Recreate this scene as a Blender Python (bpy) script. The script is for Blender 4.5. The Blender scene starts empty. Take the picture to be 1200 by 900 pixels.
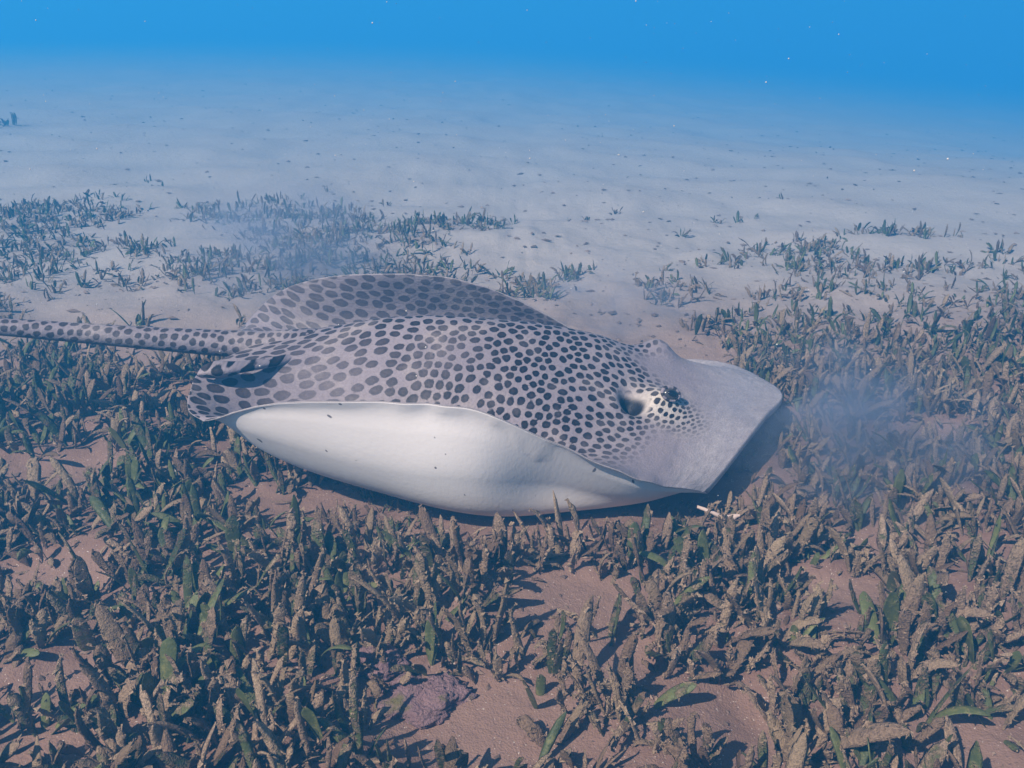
import bpy, math, random
import numpy as np
from mathutils import Vector, Euler, Matrix

random.seed(7)
rng = np.random.default_rng(11)
scene = bpy.context.scene
col = scene.collection

# ------------------------------------------------------------------ camera
CAM_H = 0.62
cam_data = bpy.data.cameras.new('camera')
cam = bpy.data.objects.new('camera', cam_data)
col.objects.link(cam)
cam.location = (0, 0, CAM_H)
cam.rotation_euler = (math.radians(90 - 23.9), 0, 0)
cam_data.sensor_fit = 'HORIZONTAL'
cam_data.sensor_width = 36.0
cam_data.lens = 36.0 * 1039 / 1200
cam_data.clip_start = 0.01
cam_data.clip_end = 500
scene.camera = cam

# ------------------------------------------------------------------ light
SUN_EL = math.radians(46)
SUN_AZ = math.radians(226)          # measured from +Y towards +X: behind the camera, to its left
world = bpy.data.worlds.new('World')
scene.world = world
world.use_nodes = True
wn = world.node_tree.nodes
wl = world.node_tree.links
wn.clear()
sky = wn.new('ShaderNodeTexSky')
sky.sky_type = 'NISHITA'
sky.sun_disc = False
sky.sun_elevation = SUN_EL
sky.sun_rotation = SUN_AZ
bg = wn.new('ShaderNodeBackground')
bg.inputs['Strength'].default_value = 0.06
wo = wn.new('ShaderNodeOutputWorld')
wl.new(sky.outputs[0], bg.inputs[0])
wl.new(bg.outputs[0], wo.inputs[0])

sun_data = bpy.data.lights.new('sun', 'SUN')
sun_data.energy = 5.0
sun_data.angle = math.radians(0.6)
sun_data.color = (1.0, 0.82, 0.70)
sun = bpy.data.objects.new('sun', sun_data)
col.objects.link(sun)
sdir = Vector((math.cos(SUN_EL) * math.sin(SUN_AZ), math.cos(SUN_EL) * math.cos(SUN_AZ), math.sin(SUN_EL)))
sun.rotation_euler = (-sdir).to_track_quat('-Z', 'Y').to_euler()
sun.location = sdir * 20

vs = scene.view_settings
vs.view_transform = 'Standard'
vs.look = 'None'
vs.exposure = 0.46
vs.gamma = 1.0
cy = scene.cycles
cy.use_denoising = True
cy.volume_bounces = 3
cy.max_bounces = 8
cy.diffuse_bounces = 3
cy.glossy_bounces = 2
cy.transmission_bounces = 3
cy.volume_step_rate = 2.0
cy.volume_max_steps = 128


# ------------------------------------------------------------------ helpers
def material(name):
    m = bpy.data.materials.new(name)
    m.use_nodes = True
    nt = m.node_tree
    return m, nt, nt.nodes, nt.links, nt.nodes['Principled BSDF']


def node(nt, kind, **kw):
    n = nt.nodes.new(kind)
    for k, v in kw.items():
        setattr(n, k, v)
    return n


def setin(n, **kw):
    for k, v in kw.items():
        n.inputs[k.replace('_', ' ')].default_value = v
    return n


def noise(nt, vec, scale, detail=3.0, rough=0.55, dist=0.0):
    n = node(nt, 'ShaderNodeTexNoise')
    n.inputs['Scale'].default_value = scale
    n.inputs['Detail'].default_value = detail
    n.inputs['Roughness'].default_value = rough
    n.inputs['Distortion'].default_value = dist
    if vec is not None:
        nt.links.new(vec, n.inputs['Vector'])
    return n.outputs['Fac']


def ramp(nt, fac, a, b, lo=0.0, hi=1.0):
    if a > b:
        a, b, lo, hi = b, a, hi, lo
    n = node(nt, 'ShaderNodeMapRange', interpolation_type='SMOOTHSTEP')
    n.inputs['From Min'].default_value = a
    n.inputs['From Max'].default_value = b
    n.inputs['To Min'].default_value = lo
    n.inputs['To Max'].default_value = hi
    nt.links.new(fac, n.inputs['Value'])
    return n.outputs['Result']


def mth(nt, op, a, b=None, c=None):
    n = node(nt, 'ShaderNodeMath', operation=op)
    for i, v in enumerate((a, b, c)):
        if v is None:
            continue
        if isinstance(v, (int, float)):
            n.inputs[i].default_value = v
        else:
            nt.links.new(v, n.inputs[i])
    return n.outputs[0]


def mix(nt, fac, a, b):
    n = node(nt, 'ShaderNodeMix', data_type='RGBA')
    for sock, v in ((n.inputs[0], fac), (n.inputs[6], a), (n.inputs[7], b)):
        if isinstance(v, (int, float)):
            sock.default_value = v
        elif isinstance(v, tuple):
            sock.default_value = (v[0], v[1], v[2], 1.0)
        else:
            nt.links.new(v, sock)
    return n.outputs[2]


def bump(nt, height, dist, strength=1.0):
    n = node(nt, 'ShaderNodeBump')
    n.inputs['Distance'].default_value = dist
    n.inputs['Strength'].default_value = strength
    nt.links.new(height, n.inputs['Height'])
    return n.outputs['Normal']


def attr(nt, name, out='Fac'):
    n = node(nt, 'ShaderNodeAttribute', attribute_name=name)
    return n.outputs[out]


def new_mesh(name, verts, faces, smooth=True):
    me = bpy.data.meshes.new(name)
    verts = np.asarray(verts, dtype=np.float32)
    if isinstance(faces, np.ndarray):
        nf, k = faces.shape
        me.vertices.add(len(verts))
        me.vertices.foreach_set('co', verts.ravel())
        me.loops.add(nf * k)
        me.loops.foreach_set('vertex_index', faces.astype(np.int32).ravel())
        me.polygons.add(nf)
        me.polygons.foreach_set('loop_start', np.arange(0, nf * k, k, dtype=np.int32))
        me.update(calc_edges=True)
        me.validate()
    else:
        me.from_pydata([tuple(v) for v in verts], [], faces)
        me.update()
    me.polygons.foreach_set('use_smooth', np.full(len(me.polygons), smooth))
    return me


def fattr(me, name, values, kind='FLOAT'):
    a = me.attributes.new(name, kind, 'POINT')
    v = np.asarray(values, dtype=np.float32)
    a.data.foreach_set('vector' if kind == 'FLOAT_VECTOR' else 'value', v.ravel())


def link(name, me, mat=None, parent=None):
    o = bpy.data.objects.new(name, me)
    col.objects.link(o)
    if mat is not None and me is not None and not me.materials:
        me.materials.append(mat)
    if parent is not None:
        o.parent = parent
    return o


def tag(o, label=None, cat=None, group=None, kind=None):
    if label: o['label'] = label
    if cat: o['category'] = cat
    if group: o['group'] = group
    if kind: o['kind'] = kind
    return o


# value noise in numpy
_perm = rng.random((64, 64, 64)).astype(np.float32)
def vnoise(x, y, z=0.0):
    x = np.asarray(x, dtype=np.float64); y = np.asarray(y, dtype=np.float64)
    z = np.broadcast_to(np.asarray(z, dtype=np.float64), x.shape)
    xi, yi, zi = np.floor(x).astype(int), np.floor(y).astype(int), np.floor(z).astype(int)
    fx, fy, fz = x - xi, y - yi, z - zi
    fx, fy, fz = [f * f * (3 - 2 * f) for f in (fx, fy, fz)]
    r = 0
    for a in (0, 1):
        for b in (0, 1):
            for c in (0, 1):
                w = (fx if a else 1 - fx) * (fy if b else 1 - fy) * (fz if c else 1 - fz)
                r = r + w * _perm[(xi + a) & 63, (yi + b) & 63, (zi + c) & 63]
    return r * 2 - 1


def sstep(a, b, x):
    t = np.clip((np.asarray(x, dtype=np.float64) - a) / (b - a), 0, 1)
    return t * t * (3 - 2 * t)


def spline(P, n):
    """Catmull-Rom through P (k, ...) resampled to n points."""
    P = np.asarray(P, dtype=np.float64)
    k = len(P)
    ext = np.concatenate([[2 * P[0] - P[1]], P, [2 * P[-1] - P[-2]]])
    t = np.linspace(0, k - 1, n)
    i = np.minimum(t.astype(int), k - 2)
    f = (t - i).reshape((-1,) + (1,) * (P.ndim - 1))
    p0, p1, p2, p3 = ext[i], ext[i + 1], ext[i + 2], ext[i + 3]
    return 0.5 * ((2 * p1) + (-p0 + p2) * f + (2 * p0 - 5 * p1 + 4 * p2 - p3) * f ** 2 + (-p0 + 3 * p1 - 3 * p2 + p3) * f ** 3)


# ------------------------------------------------------------------ where the seagrass grows
# (x, y, radius x, radius y, density)
PATCHES = [
    (-1.42, 2.62, 0.34, 0.26, 0.45), (-1.22, 2.25, 0.24, 0.16, 0.40), (-1, 2.02, 0.16, 0.14, 0.35), (-1.35, 1.9, 0.35, 0.18, 0.35),
    (-0.95, 2.22, 0.1, 0.1, 0.45), (-0.8, 2.66, 0.2, 0.22, 0.56), (-0.6, 2.5, 0.2, 0.24, 0.59), (-0.74, 2.08, 0.13, 0.2, 0.62),
    (-0.52, 2.1, 0.22, 0.24, 0.59), (-0.36, 2.28, 0.22, 0.22, 0.59), (-0.2, 2.5, 0.2, 0.15, 0.56), (-0.22, 2.05, 0.18, 0.14, 0.50),
    (0.05, 1.93, 0.13, 0.12, 0.62), (0.15, 2.04, 0.1, 0.09, 0.56), (0.36, 1.86, 0.16, 0.13, 0.31),
    (0.7, 2.3, 0.16, 0.1, 0.25), (0.86, 2.08, 0.28, 0.12, 0.32), (1.1, 2.42, 0.15, 0.08, 0.25), (1.2, 2.1, 0.22, 0.14, 0.29),
    (0.74, 1.86, 0.26, 0.14, 0.34), (1.1, 1.8, 0.34, 0.17, 0.38), (1.42, 1.95, 0.25, 0.2, 0.34), (0.55, 1.66, 0.22, 0.16, 0.32),
    (0.92, 1.58, 0.4, 0.16, 0.42), (1.35, 1.55, 0.35, 0.25, 0.42), (0.5, 2.12, 0.14, 0.09, 0.19), (-2.45, 4.5, 0.22, 0.25, 0.45),
    (1.6, 2.3, 0.2, 0.12, 0.25), (0.62, 2.62, 0.12, 0.07, 0.17),
]
PATCHES.append((-1.2, 1.72, .25, .14, .5))
BARE = [
    (.06, .79, .085, .055), (-.06, .615, .085, .055), (.36, .83, .075, .035), (-.53, .835, .10, .05), (-.64, 1.08, .11, .05),
    (-.30, 1.02, .13, .04), (.20, .63, .05, .045), (-.42, .66, .05, .03), (.43, .60, .06, .03), (-.27, .73, .05, .03),
    (-.20, .865, .05, .025), (.10, .70, .05, .03), (.30, 1.05, .12, .04), (.62, 1.20, .10, .05), (-.55, 1.32, .10, .05),
]


def density(x, y):
    x = np.asarray(x, dtype=np.float64); y = np.asarray(y, dtype=np.float64)
    w = vnoise(x * 5 + 3, y * 5 + 9) * .5 + vnoise(x * 13, y * 13, 4.) * .3
    back = np.where(x < -.2, 1.52, np.where(x > .4, 1.62, 1.40))          # the meadow's far edge
    d = 1 - sstep(back - .12, back + .12, y + w * .22)
    for (cx, cy_, rx, ry, k) in PATCHES:
        r = np.hypot((x - cx) / rx, (y - cy_) / ry) + w * .55
        d = np.maximum(d, k * (1 - sstep(.55, 1.15, r)))
    d = d * (.38 + .62 * sstep(-.40, .20, vnoise(x * 10 + 40, y * 11 + 17, 6.)))     # clumps and gaps
    for (cx, cy_, rx, ry) in ((-.13, .865, .27, .055), (.22, .875, .24, .06), (-.42, .97, .12, .06), (.30, .74, .2, .05), (-.25, .66, .16, .05)):
        d = np.maximum(d, .95 * (1 - sstep(.6, 1.1, np.hypot((x - cx) / rx, (y - cy_) / ry) + w * .4)))
    for (cx, cy_, rx, ry) in BARE:
        r = np.hypot((x - cx) / rx, (y - cy_) / ry) + w * .45
        d = d * sstep(.70, 1.15, r)
    return d


def ground_z(x, y):
    x = np.asarray(x, dtype=np.float64); y = np.asarray(y, dtype=np.float64)
    z = .016 * vnoise(x * 3.1 + 7, y * 3.4 + 1) + .010 * vnoise(x * 8 + 2, y * 9 + 5, 2.)
    near = 1 - sstep(2.2, 4.5, y)
    z += near * (.006 * vnoise(x * 22, y * 24, 1.) + .003 * vnoise(x * 55, y * 60, 3.))
    z += .010 * vnoise(x * 1.7, y * 7.5 + .8 * vnoise(x * 1.2, y * 1.2), 5.) * sstep(1.7, 3.0, y)   # low sand waves
    z += .012 * sstep(.2, .8, density(x, y)) * near
    calm = np.exp(-(((x - .02) / .42) ** 4 + ((y - 1.17) / .30) ** 4))     # the hollow the ray has fanned clear
    z = z * (1 - .85 * calm) - .012 * calm
    far = sstep(1.9, 6.0, y)
    z += far * (-.065 * np.maximum(x, 0) + .22 * np.tanh(-np.minimum(x, 0) * .22) - .035 * np.maximum(y - 2.3, 0))
    return z


# ------------------------------------------------------------------ sand
def build_ground():
    n = 361
    s = np.linspace(-1, 1, n)
    gx = .62 * np.sinh(s * 5.6) / np.sinh(1.) * .62
    gy = 1.25 + .62 * np.sinh(s * 5.6) / np.sinh(1.) * .62
    X, Y = np.meshgrid(gx, gy)
    Z = ground_z(X, Y)
    V = np.stack([X, Y, Z], -1).reshape(-1, 3)
    i = np.arange(n * n).reshape(n, n)
    Fq = np.stack([i[:-1, :-1], i[:-1, 1:], i[1:, 1:], i[1:, :-1]], -1).reshape(-1, 4)
    me = new_mesh('seabed', V, Fq)
    fattr(me, 'meadow', density(V[:, 0], V[:, 1]))
    m, nt, N, L, b = material('sand')
    co = node(nt, 'ShaderNodeNewGeometry').outputs['Position']
    n1 = noise(nt, co, 4.0, 4)
    n2 = noise(nt, co, 38.0, 5, .65)
    n3 = noise(nt, co, 520.0, 2, .6)
    sep = node(nt, 'ShaderNodeSeparateXYZ'); L.new(co, sep.inputs[0])
    open_sand = ramp(nt, sep.outputs[1], 1.25, 2.2)             # past the meadow the sand is washed clean
    c = mix(nt, n1, (.215, .130, .100), (.295, .190, .150))
    c = mix(nt, open_sand, c, mix(nt, n1, (.36, .30, .28), (.45, .385, .355)))
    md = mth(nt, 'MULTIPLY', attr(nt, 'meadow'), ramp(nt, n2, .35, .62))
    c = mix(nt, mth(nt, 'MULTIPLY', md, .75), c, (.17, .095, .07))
    speck = ramp(nt, noise(nt, co, 190.0, 2, .7), .63, .70)
    c = mix(nt, mth(nt, 'MULTIPLY', speck, .55), c, (.12, .075, .06))
    white = ramp(nt, noise(nt, co, 410.0, 1, .5), .70, .76)
    c = mix(nt, mth(nt, 'MULTIPLY', white, .6), c, (.78, .70, .64))
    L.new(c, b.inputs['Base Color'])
    b.inputs['Roughness'].default_value = .92
    b.inputs['Specular IOR Level'].default_value = .15
    h = mth(nt, 'ADD', mth(nt, 'MULTIPLY', n2, .55), mth(nt, 'MULTIPLY', n3, .16))
    L.new(bump(nt, h, .010, .8), b.inputs['Normal'])
    o = link('seabed', me, m)
    tag(o, 'pale rippled sand seabed sloping away into blue water', 'seabed', kind='structure')


build_ground()

# ------------------------------------------------------------------ stingray
NET = [   # rows from the hind margin to the front margin, columns from the near wing edge over the back to the far wing edge
  [(-0.369, 0.950, 0.151), (-0.396, 0.980, 0.151), (-0.406, 1.020, 0.159), (-0.406, 1.080, 0.165), (-0.353, 1.190, 0.164), (-0.386, 1.260, 0.144), (-0.420, 1.330, 0.122), (-0.450, 1.390, 0.102), (-0.470, 1.430, 0.089)],
  [(-0.264, 0.920, 0.189), (-0.286, 0.955, 0.135), (-0.302, 1.020, 0.105), (-0.284, 1.110, 0.156), (-0.256, 1.200, 0.177), (-0.274, 1.270, 0.140), (-0.315, 1.345, 0.068), (-0.353, 1.405, 0.098), (-0.372, 1.425, 0.167)],
  [(-0.144, 0.905, 0.198), (-0.155, 0.935, 0.120), (-0.162, 0.990, 0.080), (-0.149, 1.100, 0.160), (-0.149, 1.200, 0.189), (-0.160, 1.275, 0.140), (-0.184, 1.355, 0.050), (-0.210, 1.420, 0.105), (-0.217, 1.405, 0.195)],
  [(-0.043, 0.895, 0.193), (-0.044, 0.920, 0.110), (-0.043, 0.965, 0.072), (-0.029, 1.090, 0.154), (-0.018, 1.200, 0.183), (-0.020, 1.275, 0.140), (-0.028, 1.355, 0.045), (-0.044, 1.425, 0.095), (-0.056, 1.400, 0.178)],
  [(0.044, 0.905, 0.148), (0.049, 0.930, 0.110), (0.059, 0.975, 0.088), (0.083, 1.100, 0.130), (0.106, 1.210, 0.157), (0.118, 1.270, 0.135), (0.119, 1.340, 0.045), (0.117, 1.410, 0.055), (0.103, 1.390, 0.102)],
  [(0.155, 0.925, 0.085), (0.167, 0.970, 0.080), (0.185, 1.040, 0.085), (0.210, 1.125, 0.098), (0.219, 1.200, 0.112), (0.222, 1.262, 0.112), (0.233, 1.310, 0.060), (0.229, 1.350, 0.036), (0.209, 1.380, 0.030)],
  [(0.245, 0.975, 0.038), (0.280, 1.020, 0.048), (0.321, 1.080, 0.057), (0.368, 1.155, 0.060), (0.416, 1.240, 0.053), (0.395, 1.300, 0.057), (0.362, 1.350, 0.057), (0.316, 1.380, 0.054), (0.268, 1.400, 0.044)],
]
# the belly: (y, z) of the same columns, edges follow the back
BELLY = {
  1: [None, (.945, .125), (1.01, .070), (1.10, .072), (1.20, .080), (1.27, .080), (1.345, .054), (1.412, .088), None],
  2: [None, (.920, .100), (.978, .034), (1.09, .022), (1.20, .025), (1.28, .030), (1.355, .032), (1.432, .090), None],
  3: [None, (.905, .095), (.950, .020), (1.08, .012), (1.20, .012), (1.28, .018), (1.355, .026), (1.437, .080), None],
  4: [None, (.940, .070), (.968, .012), (1.09, .010), (1.21, .010), (1.28, .016), (1.34, .020), (1.417, .042), None],
  5: [None, (.962, .034), (1.01, .012), (1.12, .012), (1.20, .012), (1.265, .014), (1.31, .018), (1.35, .020), None],
}
NI, NJ = 401, 361


def grid_normals(G):
    du = np.gradient(G, axis=0)
    dv = np.gradient(G, axis=1)
    n = np.cross(du, dv)
    n /= np.linalg.norm(n, axis=-1, keepdims=True) + 1e-12
    return n


def spot_field(R2, space, seed):
    """Distance from each skin point (R2, metres on the skin) to the edge of the nearest of many evenly spread oval spots."""
    from mathutils import kdtree
    r = np.random.default_rng(seed)
    lo, hi = R2.min(0) - .02, R2.max(0) + .02
    n = int((hi - lo).prod() / .010 ** 2 * 22)
    cand = lo + r.random((n, 2)) * (hi - lo)
    sp = space(cand[:, 0], cand[:, 1])
    cell = .02
    grid_, pts, sps = {}, [], []
    for (x, y), d in zip(cand.tolist(), sp.tolist()):
        kx, ky = int(x // cell), int(y // cell)
        ok = True
        for a_ in (-1, 0, 1):
            for b_ in (-1, 0, 1):
                for (qx, qy) in grid_.get((kx + a_, ky + b_), ()):
                    if (qx - x) ** 2 + (qy - y) ** 2 < d * d:
                        ok = False; break
                if not ok: break
            if not ok: break
        if ok:
            grid_.setdefault((kx, ky), []).append((x, y)); pts.append((x, y)); sps.append(d)
    pts = np.array(pts); sps = np.array(sps)
    k = len(pts)
    ang = r.uniform(0, 3.1416, k); asp = r.uniform(1.0, 1.38, k); rad = sps * r.uniform(.46, .60, k)
    ca, sa = np.cos(ang), np.sin(ang)
    tree = kdtree.KDTree(k)
    for i_, (x, y) in enumerate(pts):
        tree.insert((x, y, 0), i_)
    tree.balance()
    near = np.array([[t_[1] for t_ in tree.find_n((x, y, 0), 3)] for x, y in R2.tolist()])
    best = np.full(len(R2), 9.0)
    e1 = np.hypot(*(R2 - pts[near[:, 0]]).T); e2 = np.hypot(*(R2 - pts[near[:, 1]]).T)
    split = (e1 - e2) / 2 + .0013                  # a pale line is always left between two spots
    for c_ in range(3):
        i_ = near[:, c_]
        dx, dy = R2[:, 0] - pts[i_, 0], R2[:, 1] - pts[i_, 1]
        u, v = (dx * ca[i_] + dy * sa[i_]) / asp[i_] ** .5, (-dx * sa[i_] + dy * ca[i_]) * asp[i_] ** .5
        best = np.minimum(best, np.hypot(u, v) - rad[i_])
    h_ = np.clip(.5 + .5 * (best - split) / .0022, 0, 1)          # smooth maximum rounds the corners
    return best * h_ + split * (1 - h_) + .0022 * h_ * (1 - h_)


def build_ray():
    net = np.array(NET)
    G = spline(net, NI)
    G = np.swapaxes(spline(np.swapaxes(G, 0, 1), NJ), 0, 1)           # (NI, NJ, 3)
    # length along the body and across it, measured on the skin: the pattern is laid out in these
    mid = NJ // 2
    sj = np.concatenate([np.zeros((NI, 1)), np.cumsum(np.linalg.norm(np.diff(G, axis=1), axis=-1), 1)], 1)
    sj = sj - sj[:, mid:mid + 1]
    si = np.concatenate([[0], np.cumsum(np.linalg.norm(np.diff(G[:, mid], axis=0), axis=-1))])
    rest = np.zeros((NI, NJ, 3))
    rest[..., 0] = si[:, None] + .10 * np.abs(sj) * (1 - 2 * np.linspace(0, 1, NI)[:, None])
    rest[..., 1] = sj
    ti = np.linspace(0, 1, NI)[:, None] * np.ones((1, NJ))
    tj = np.linspace(-1, 1, NJ)[None, :] * np.ones((NI, 1))

    nrm = grid_normals(G)
    if nrm[NI // 2, mid, 2] < 0:
        nrm = -nrm

    def bump_at(c, rad, amp):
        d = np.sqrt((((G0 - np.array(c)) / np.array(rad)) ** 2).sum(-1))
        return amp * np.exp(-d * d)

    G0 = G.copy()
    EYES = {'near': (.209, 1.118, .098), 'far': (.2215, 1.288, .090)}
    BROW = {'near': (.209, 1.122, .098), 'far': (.2205, 1.262, .112)}
    SPIR = {'near': (.1660, 1.103, .105), 'far': (.160, 1.285, .11)}
    disp = np.zeros((NI, NJ))
    for k in ('near', 'far'):
        disp += bump_at(BROW[k], (.027, .024, .03), .014 if k == 'near' else .022)
        disp += bump_at((SPIR[k][0] + .028, SPIR[k][1], SPIR[k][2]), (.018, .02, .03), .006)
        disp += bump_at((SPIR[k][0] - .022, SPIR[k][1], SPIR[k][2]), (.012, .022, .03), .004)
        disp -= bump_at(SPIR[k], (.0165, .019, .03), .026)
    # raised ridge of the back and hollows behind the head, faint muscle ripples
    disp += .004 * np.exp(-(tj / .12) ** 2) * sstep(.05, .3, ti) * (1 - sstep(.6, .85, ti))
    disp += .0012 * vnoise(rest[..., 0] * 16, rest[..., 1] * 9) * (1 - sstep(.75, .9, ti)) + .0004 * vnoise(rest[..., 0] * 60, rest[..., 1] * 60, 3.)
    # small frills along the free wing edges
    edge = sstep(.86, 1.0, np.abs(tj))
    disp += edge * .0009 * np.sin(rest[..., 0] * 75 + 2 * np.sin(rest[..., 0] * 23))
    G = G + nrm * disp[..., None]
    nrm = grid_normals(G)
    if nrm[NI // 2, mid, 2] < 0:
        nrm = -nrm

    # the belly has its own net; at the rim it closes on the back
    bn = net.copy()
    for r_, rowv in BELLY.items():
        for c_, yz in enumerate(rowv):
            if yz is not None:
                bn[r_, c_, 1:] = yz
    bn[0, :, 2] -= .004; bn[6, :, 2] -= .016; bn[6, :, 0] -= .004
    B = spline(bn, NI)
    B = np.swapaxes(spline(np.swapaxes(B, 0, 1), NJ), 0, 1)
    thin = G - nrm * .0022
    rimw = sstep(.90, 1.0, np.abs(tj))[..., None]
    B = B * (1 - rimw) + thin * rimw
    rear = (1 - sstep(.0, .13, ti))[..., None]
    B = B * (1 - rear) + thin * rear
    # never closer to the back than the skin is thick
    gap = ((G - B) * nrm).sum(-1)
    B = B - nrm * np.maximum(.0022 - gap, 0)[..., None]

    nv = NI * NJ
    V = np.concatenate([G.reshape(-1, 3), B.reshape(-1, 3)])
    R = np.concatenate([rest.reshape(-1, 3), rest.reshape(-1, 3) + np.array([0, 0, 5.0])])
    idx = np.arange(nv).reshape(NI, NJ)
    q = np.stack([idx[:-1, :-1], idx[:-1, 1:], idx[1:, 1:], idx[1:, :-1]], -1).reshape(-1, 4)
    qb = (q + nv)[:, ::-1]
    # rim: a rounded lip
    loop = np.concatenate([idx[0, :-1], idx[:-1, -1], idx[-1, :0:-1], idx[:0:-1, 0]])
    a = V[loop]; bb = V[loop + nv]
    outw = np.roll(a, -1, 0) - np.roll(a, 1, 0)
    outw = np.cross(outw, nrm.reshape(-1, 3)[loop])
    outw /= np.linalg.norm(outw, axis=1, keepdims=True) + 1e-9
    cen = (a - G[NI // 2, mid]) * np.array([1, 1, .2])
    outw *= np.sign((outw * cen).sum(1))[:, None]
    outw = (np.roll(outw, 1, 0) + 2 * outw + np.roll(outw, -1, 0)) / 4
    lip = (a + bb) / 2 + outw * (np.linalg.norm(a - bb, axis=1) * .12)[:, None]
    nl = len(loop)
    base = len(V)
    V = np.concatenate([V, lip]); R = np.concatenate([R, R[loop]])
    k = np.arange(nl); k2 = (k + 1) % nl
    r1 = np.stack([loop[k], base + k, base + k2, loop[k2]], -1)
    r2 = np.stack([base + k, loop[k] + nv, loop[k2] + nv, base + k2], -1)

    # strength of the spots: gone on the snout and front margin, fainter in dusty areas
    gi, gj = ti, tj
    fade = 1 - sstep(.80, .87, gi + .055 * np.exp(-((gj - .02) / .10) ** 2) + .05 * sstep(.35, .9, -gj))
    fade = np.maximum(fade, 1.0 * np.exp(-((((G0[..., 0] - .215) / .050) ** 2 + ((G0[..., 1] - 1.100) / .045) ** 2) ** 2)))
    fade *= 1 - .60 * sstep(.35, .80, -gj) * sstep(.62, .80, gi)
    fade *= 1 - .35 * sstep(.25, .75, gj)
    fade *= 1 - .50 * np.exp(-(((G0[..., 0] + .26) / .10) ** 2 + ((G0[..., 1] - 1.08) / .08) ** 2))
    fade *= 1 - .35 * np.exp(-(((G0[..., 0] + .09) / .05) ** 2 + ((G0[..., 1] - 1.12) / .04) ** 2))
    fade = np.maximum(fade, .22 * sstep(.94, .98, gi) * (gj > .12))
    hole = np.zeros_like(gi)
    for kk in ('near', 'far'):
        d = np.sqrt((((G0 - np.array(SPIR[kk])) / np.array([.0205, .0200, .05])) ** 2).sum(-1))
        hole = np.maximum(hole, 1 - sstep(.70, 1.0, d))
        fade = fade * sstep(1.0, 1.35, d)
    pale = np.exp(-((((G0[..., 0] - .205) / .035) ** 2 + ((G0[..., 1] - 1.105) / .03) ** 2) ** 1.0))
    snout = sstep(.86, .95, gi) * .8
    A = {'snout': snout, 'fade': fade, 'hole': hole, 'pale': pale}
    A = {kk: np.concatenate([v.ravel(), np.zeros(nv), np.zeros(nl)]) for kk, v in A.items()}
    spots_ = spot_field(rest[..., :2].reshape(-1, 2), lambda x, y: np.interp(x, [0, .25, .45, .62, .75], [.0160, .0138, .0122, .0096, .0080]), 5)
    A['spot'] = np.concatenate([spots_, np.full(nv, .01), spots_[loop]])
    A['rim'] = np.concatenate([np.zeros(2 * nv), np.ones(nl)])

    # tail: tapering tube that grows out of the back
    spine = spline(np.array([(-.215, 1.2, .148), (-.29, 1.196, .150), (-.367, 1.185, .156), (-.482, 1.170, .170), (-.590, 1.150, .187), (-.694, 1.130, .204), (-.82, 1.100, .224), (-1.0, 1.05, .25), (-1.25, .98, .27), (-1.55, .93, .25)]), 420)
    rad = np.interp(np.linspace(0, 1, 420), [0, .12, .22, .35, .45, .56, .7, .85, 1.0], [.024, .027, .0215, .0175, .0150, .0128, .009, .006, .0015])
    m_ = 40
    tv, tr_, tf = [], [], []
    ln = np.concatenate([[0], np.cumsum(np.linalg.norm(np.diff(spine, axis=0), axis=1))])
    for p in range(420):
        d = spine[min(p + 1, 419)] - spine[max(p - 1, 0)]
        d /= np.linalg.norm(d)
        side = np.cross(d, [0, 0, 1.0]); side /= np.linalg.norm(side)
        up = np.cross(side, d)
        wide = np.interp(p / 419, [0, .2, .4], [1.45, 1.15, 1.0])
        for c in range(m_):
            th = 2 * math.pi * c / m_
            tv.append(spine[p] + rad[p] * (side * math.cos(th) * wide + up * math.sin(th) * .92))
            tr_.append((-.3 - ln[p], (th if th < math.pi * 1.5 else th - 2 * math.pi) * max(rad[p], .011), 2.0))
    base2 = len(V)
    for p in range(419):
        for c in range(m_):
            c2 = (c + 1) % m_
            tf.append((base2 + p * m_ + c, base2 + p * m_ + c2, base2 + (p + 1) * m_ + c2, base2 + (p + 1) * m_ + c))
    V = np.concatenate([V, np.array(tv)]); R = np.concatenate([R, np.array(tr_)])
    nt_ = len(tv)
    A['spot'] = np.concatenate([A['spot'], spot_field(np.array(tr_)[:, :2], lambda x, y: np.full(len(x), .0105), 9)])
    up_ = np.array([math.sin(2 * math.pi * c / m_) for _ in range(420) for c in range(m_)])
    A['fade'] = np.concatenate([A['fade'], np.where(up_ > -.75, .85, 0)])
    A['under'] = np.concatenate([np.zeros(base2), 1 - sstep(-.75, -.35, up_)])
    for kk in ('hole', 'pale', 'rim', 'snout'):
        A[kk] = np.concatenate([A[kk], np.zeros(nt_)])

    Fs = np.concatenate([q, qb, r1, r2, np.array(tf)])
    matidx = np.concatenate([np.zeros(len(q)), np.ones(len(qb)), np.zeros(len(r1)), np.zeros(len(r2)), np.zeros(len(tf))]).astype(np.int32)
    me = new_mesh('ray_body', V, Fs)
    me.polygons.foreach_set('material_index', matidx)
    fattr(me, 'rest', R, 'FLOAT_VECTOR')
    for kk, v in A.items():
        fattr(me, kk, v)

    # --- spotted skin
    m, nt, N, L, b = material('spotted_skin')
    rv = attr(nt, 'rest', 'Vector')
    sdn = mth(nt, 'ADD', attr(nt, 'spot'), mth(nt, 'MULTIPLY_ADD', noise(nt, rv, 160.0, 2, .6), .0026, -.0013))
    sp = ramp(nt, sdn, .0007, -.0007)
    co = ramp(nt, sdn, -.0018, -.0048)
    rn = noise(nt, rv, 38.0, 1)
    dust = ramp(nt, noise(nt, rv, 11.0, 4, .6), .48, .72)
    fd = mth(nt, 'MULTIPLY', attr(nt, 'fade'), mth(nt, 'MULTIPLY_ADD', dust, -.28, 1.0))
    fd = mth(nt, 'MULTIPLY', fd, mth(nt, 'MULTIPLY_ADD', rn, .20, .90))
    n1 = noise(nt, rv, 7.0, 4, .6)
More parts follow.
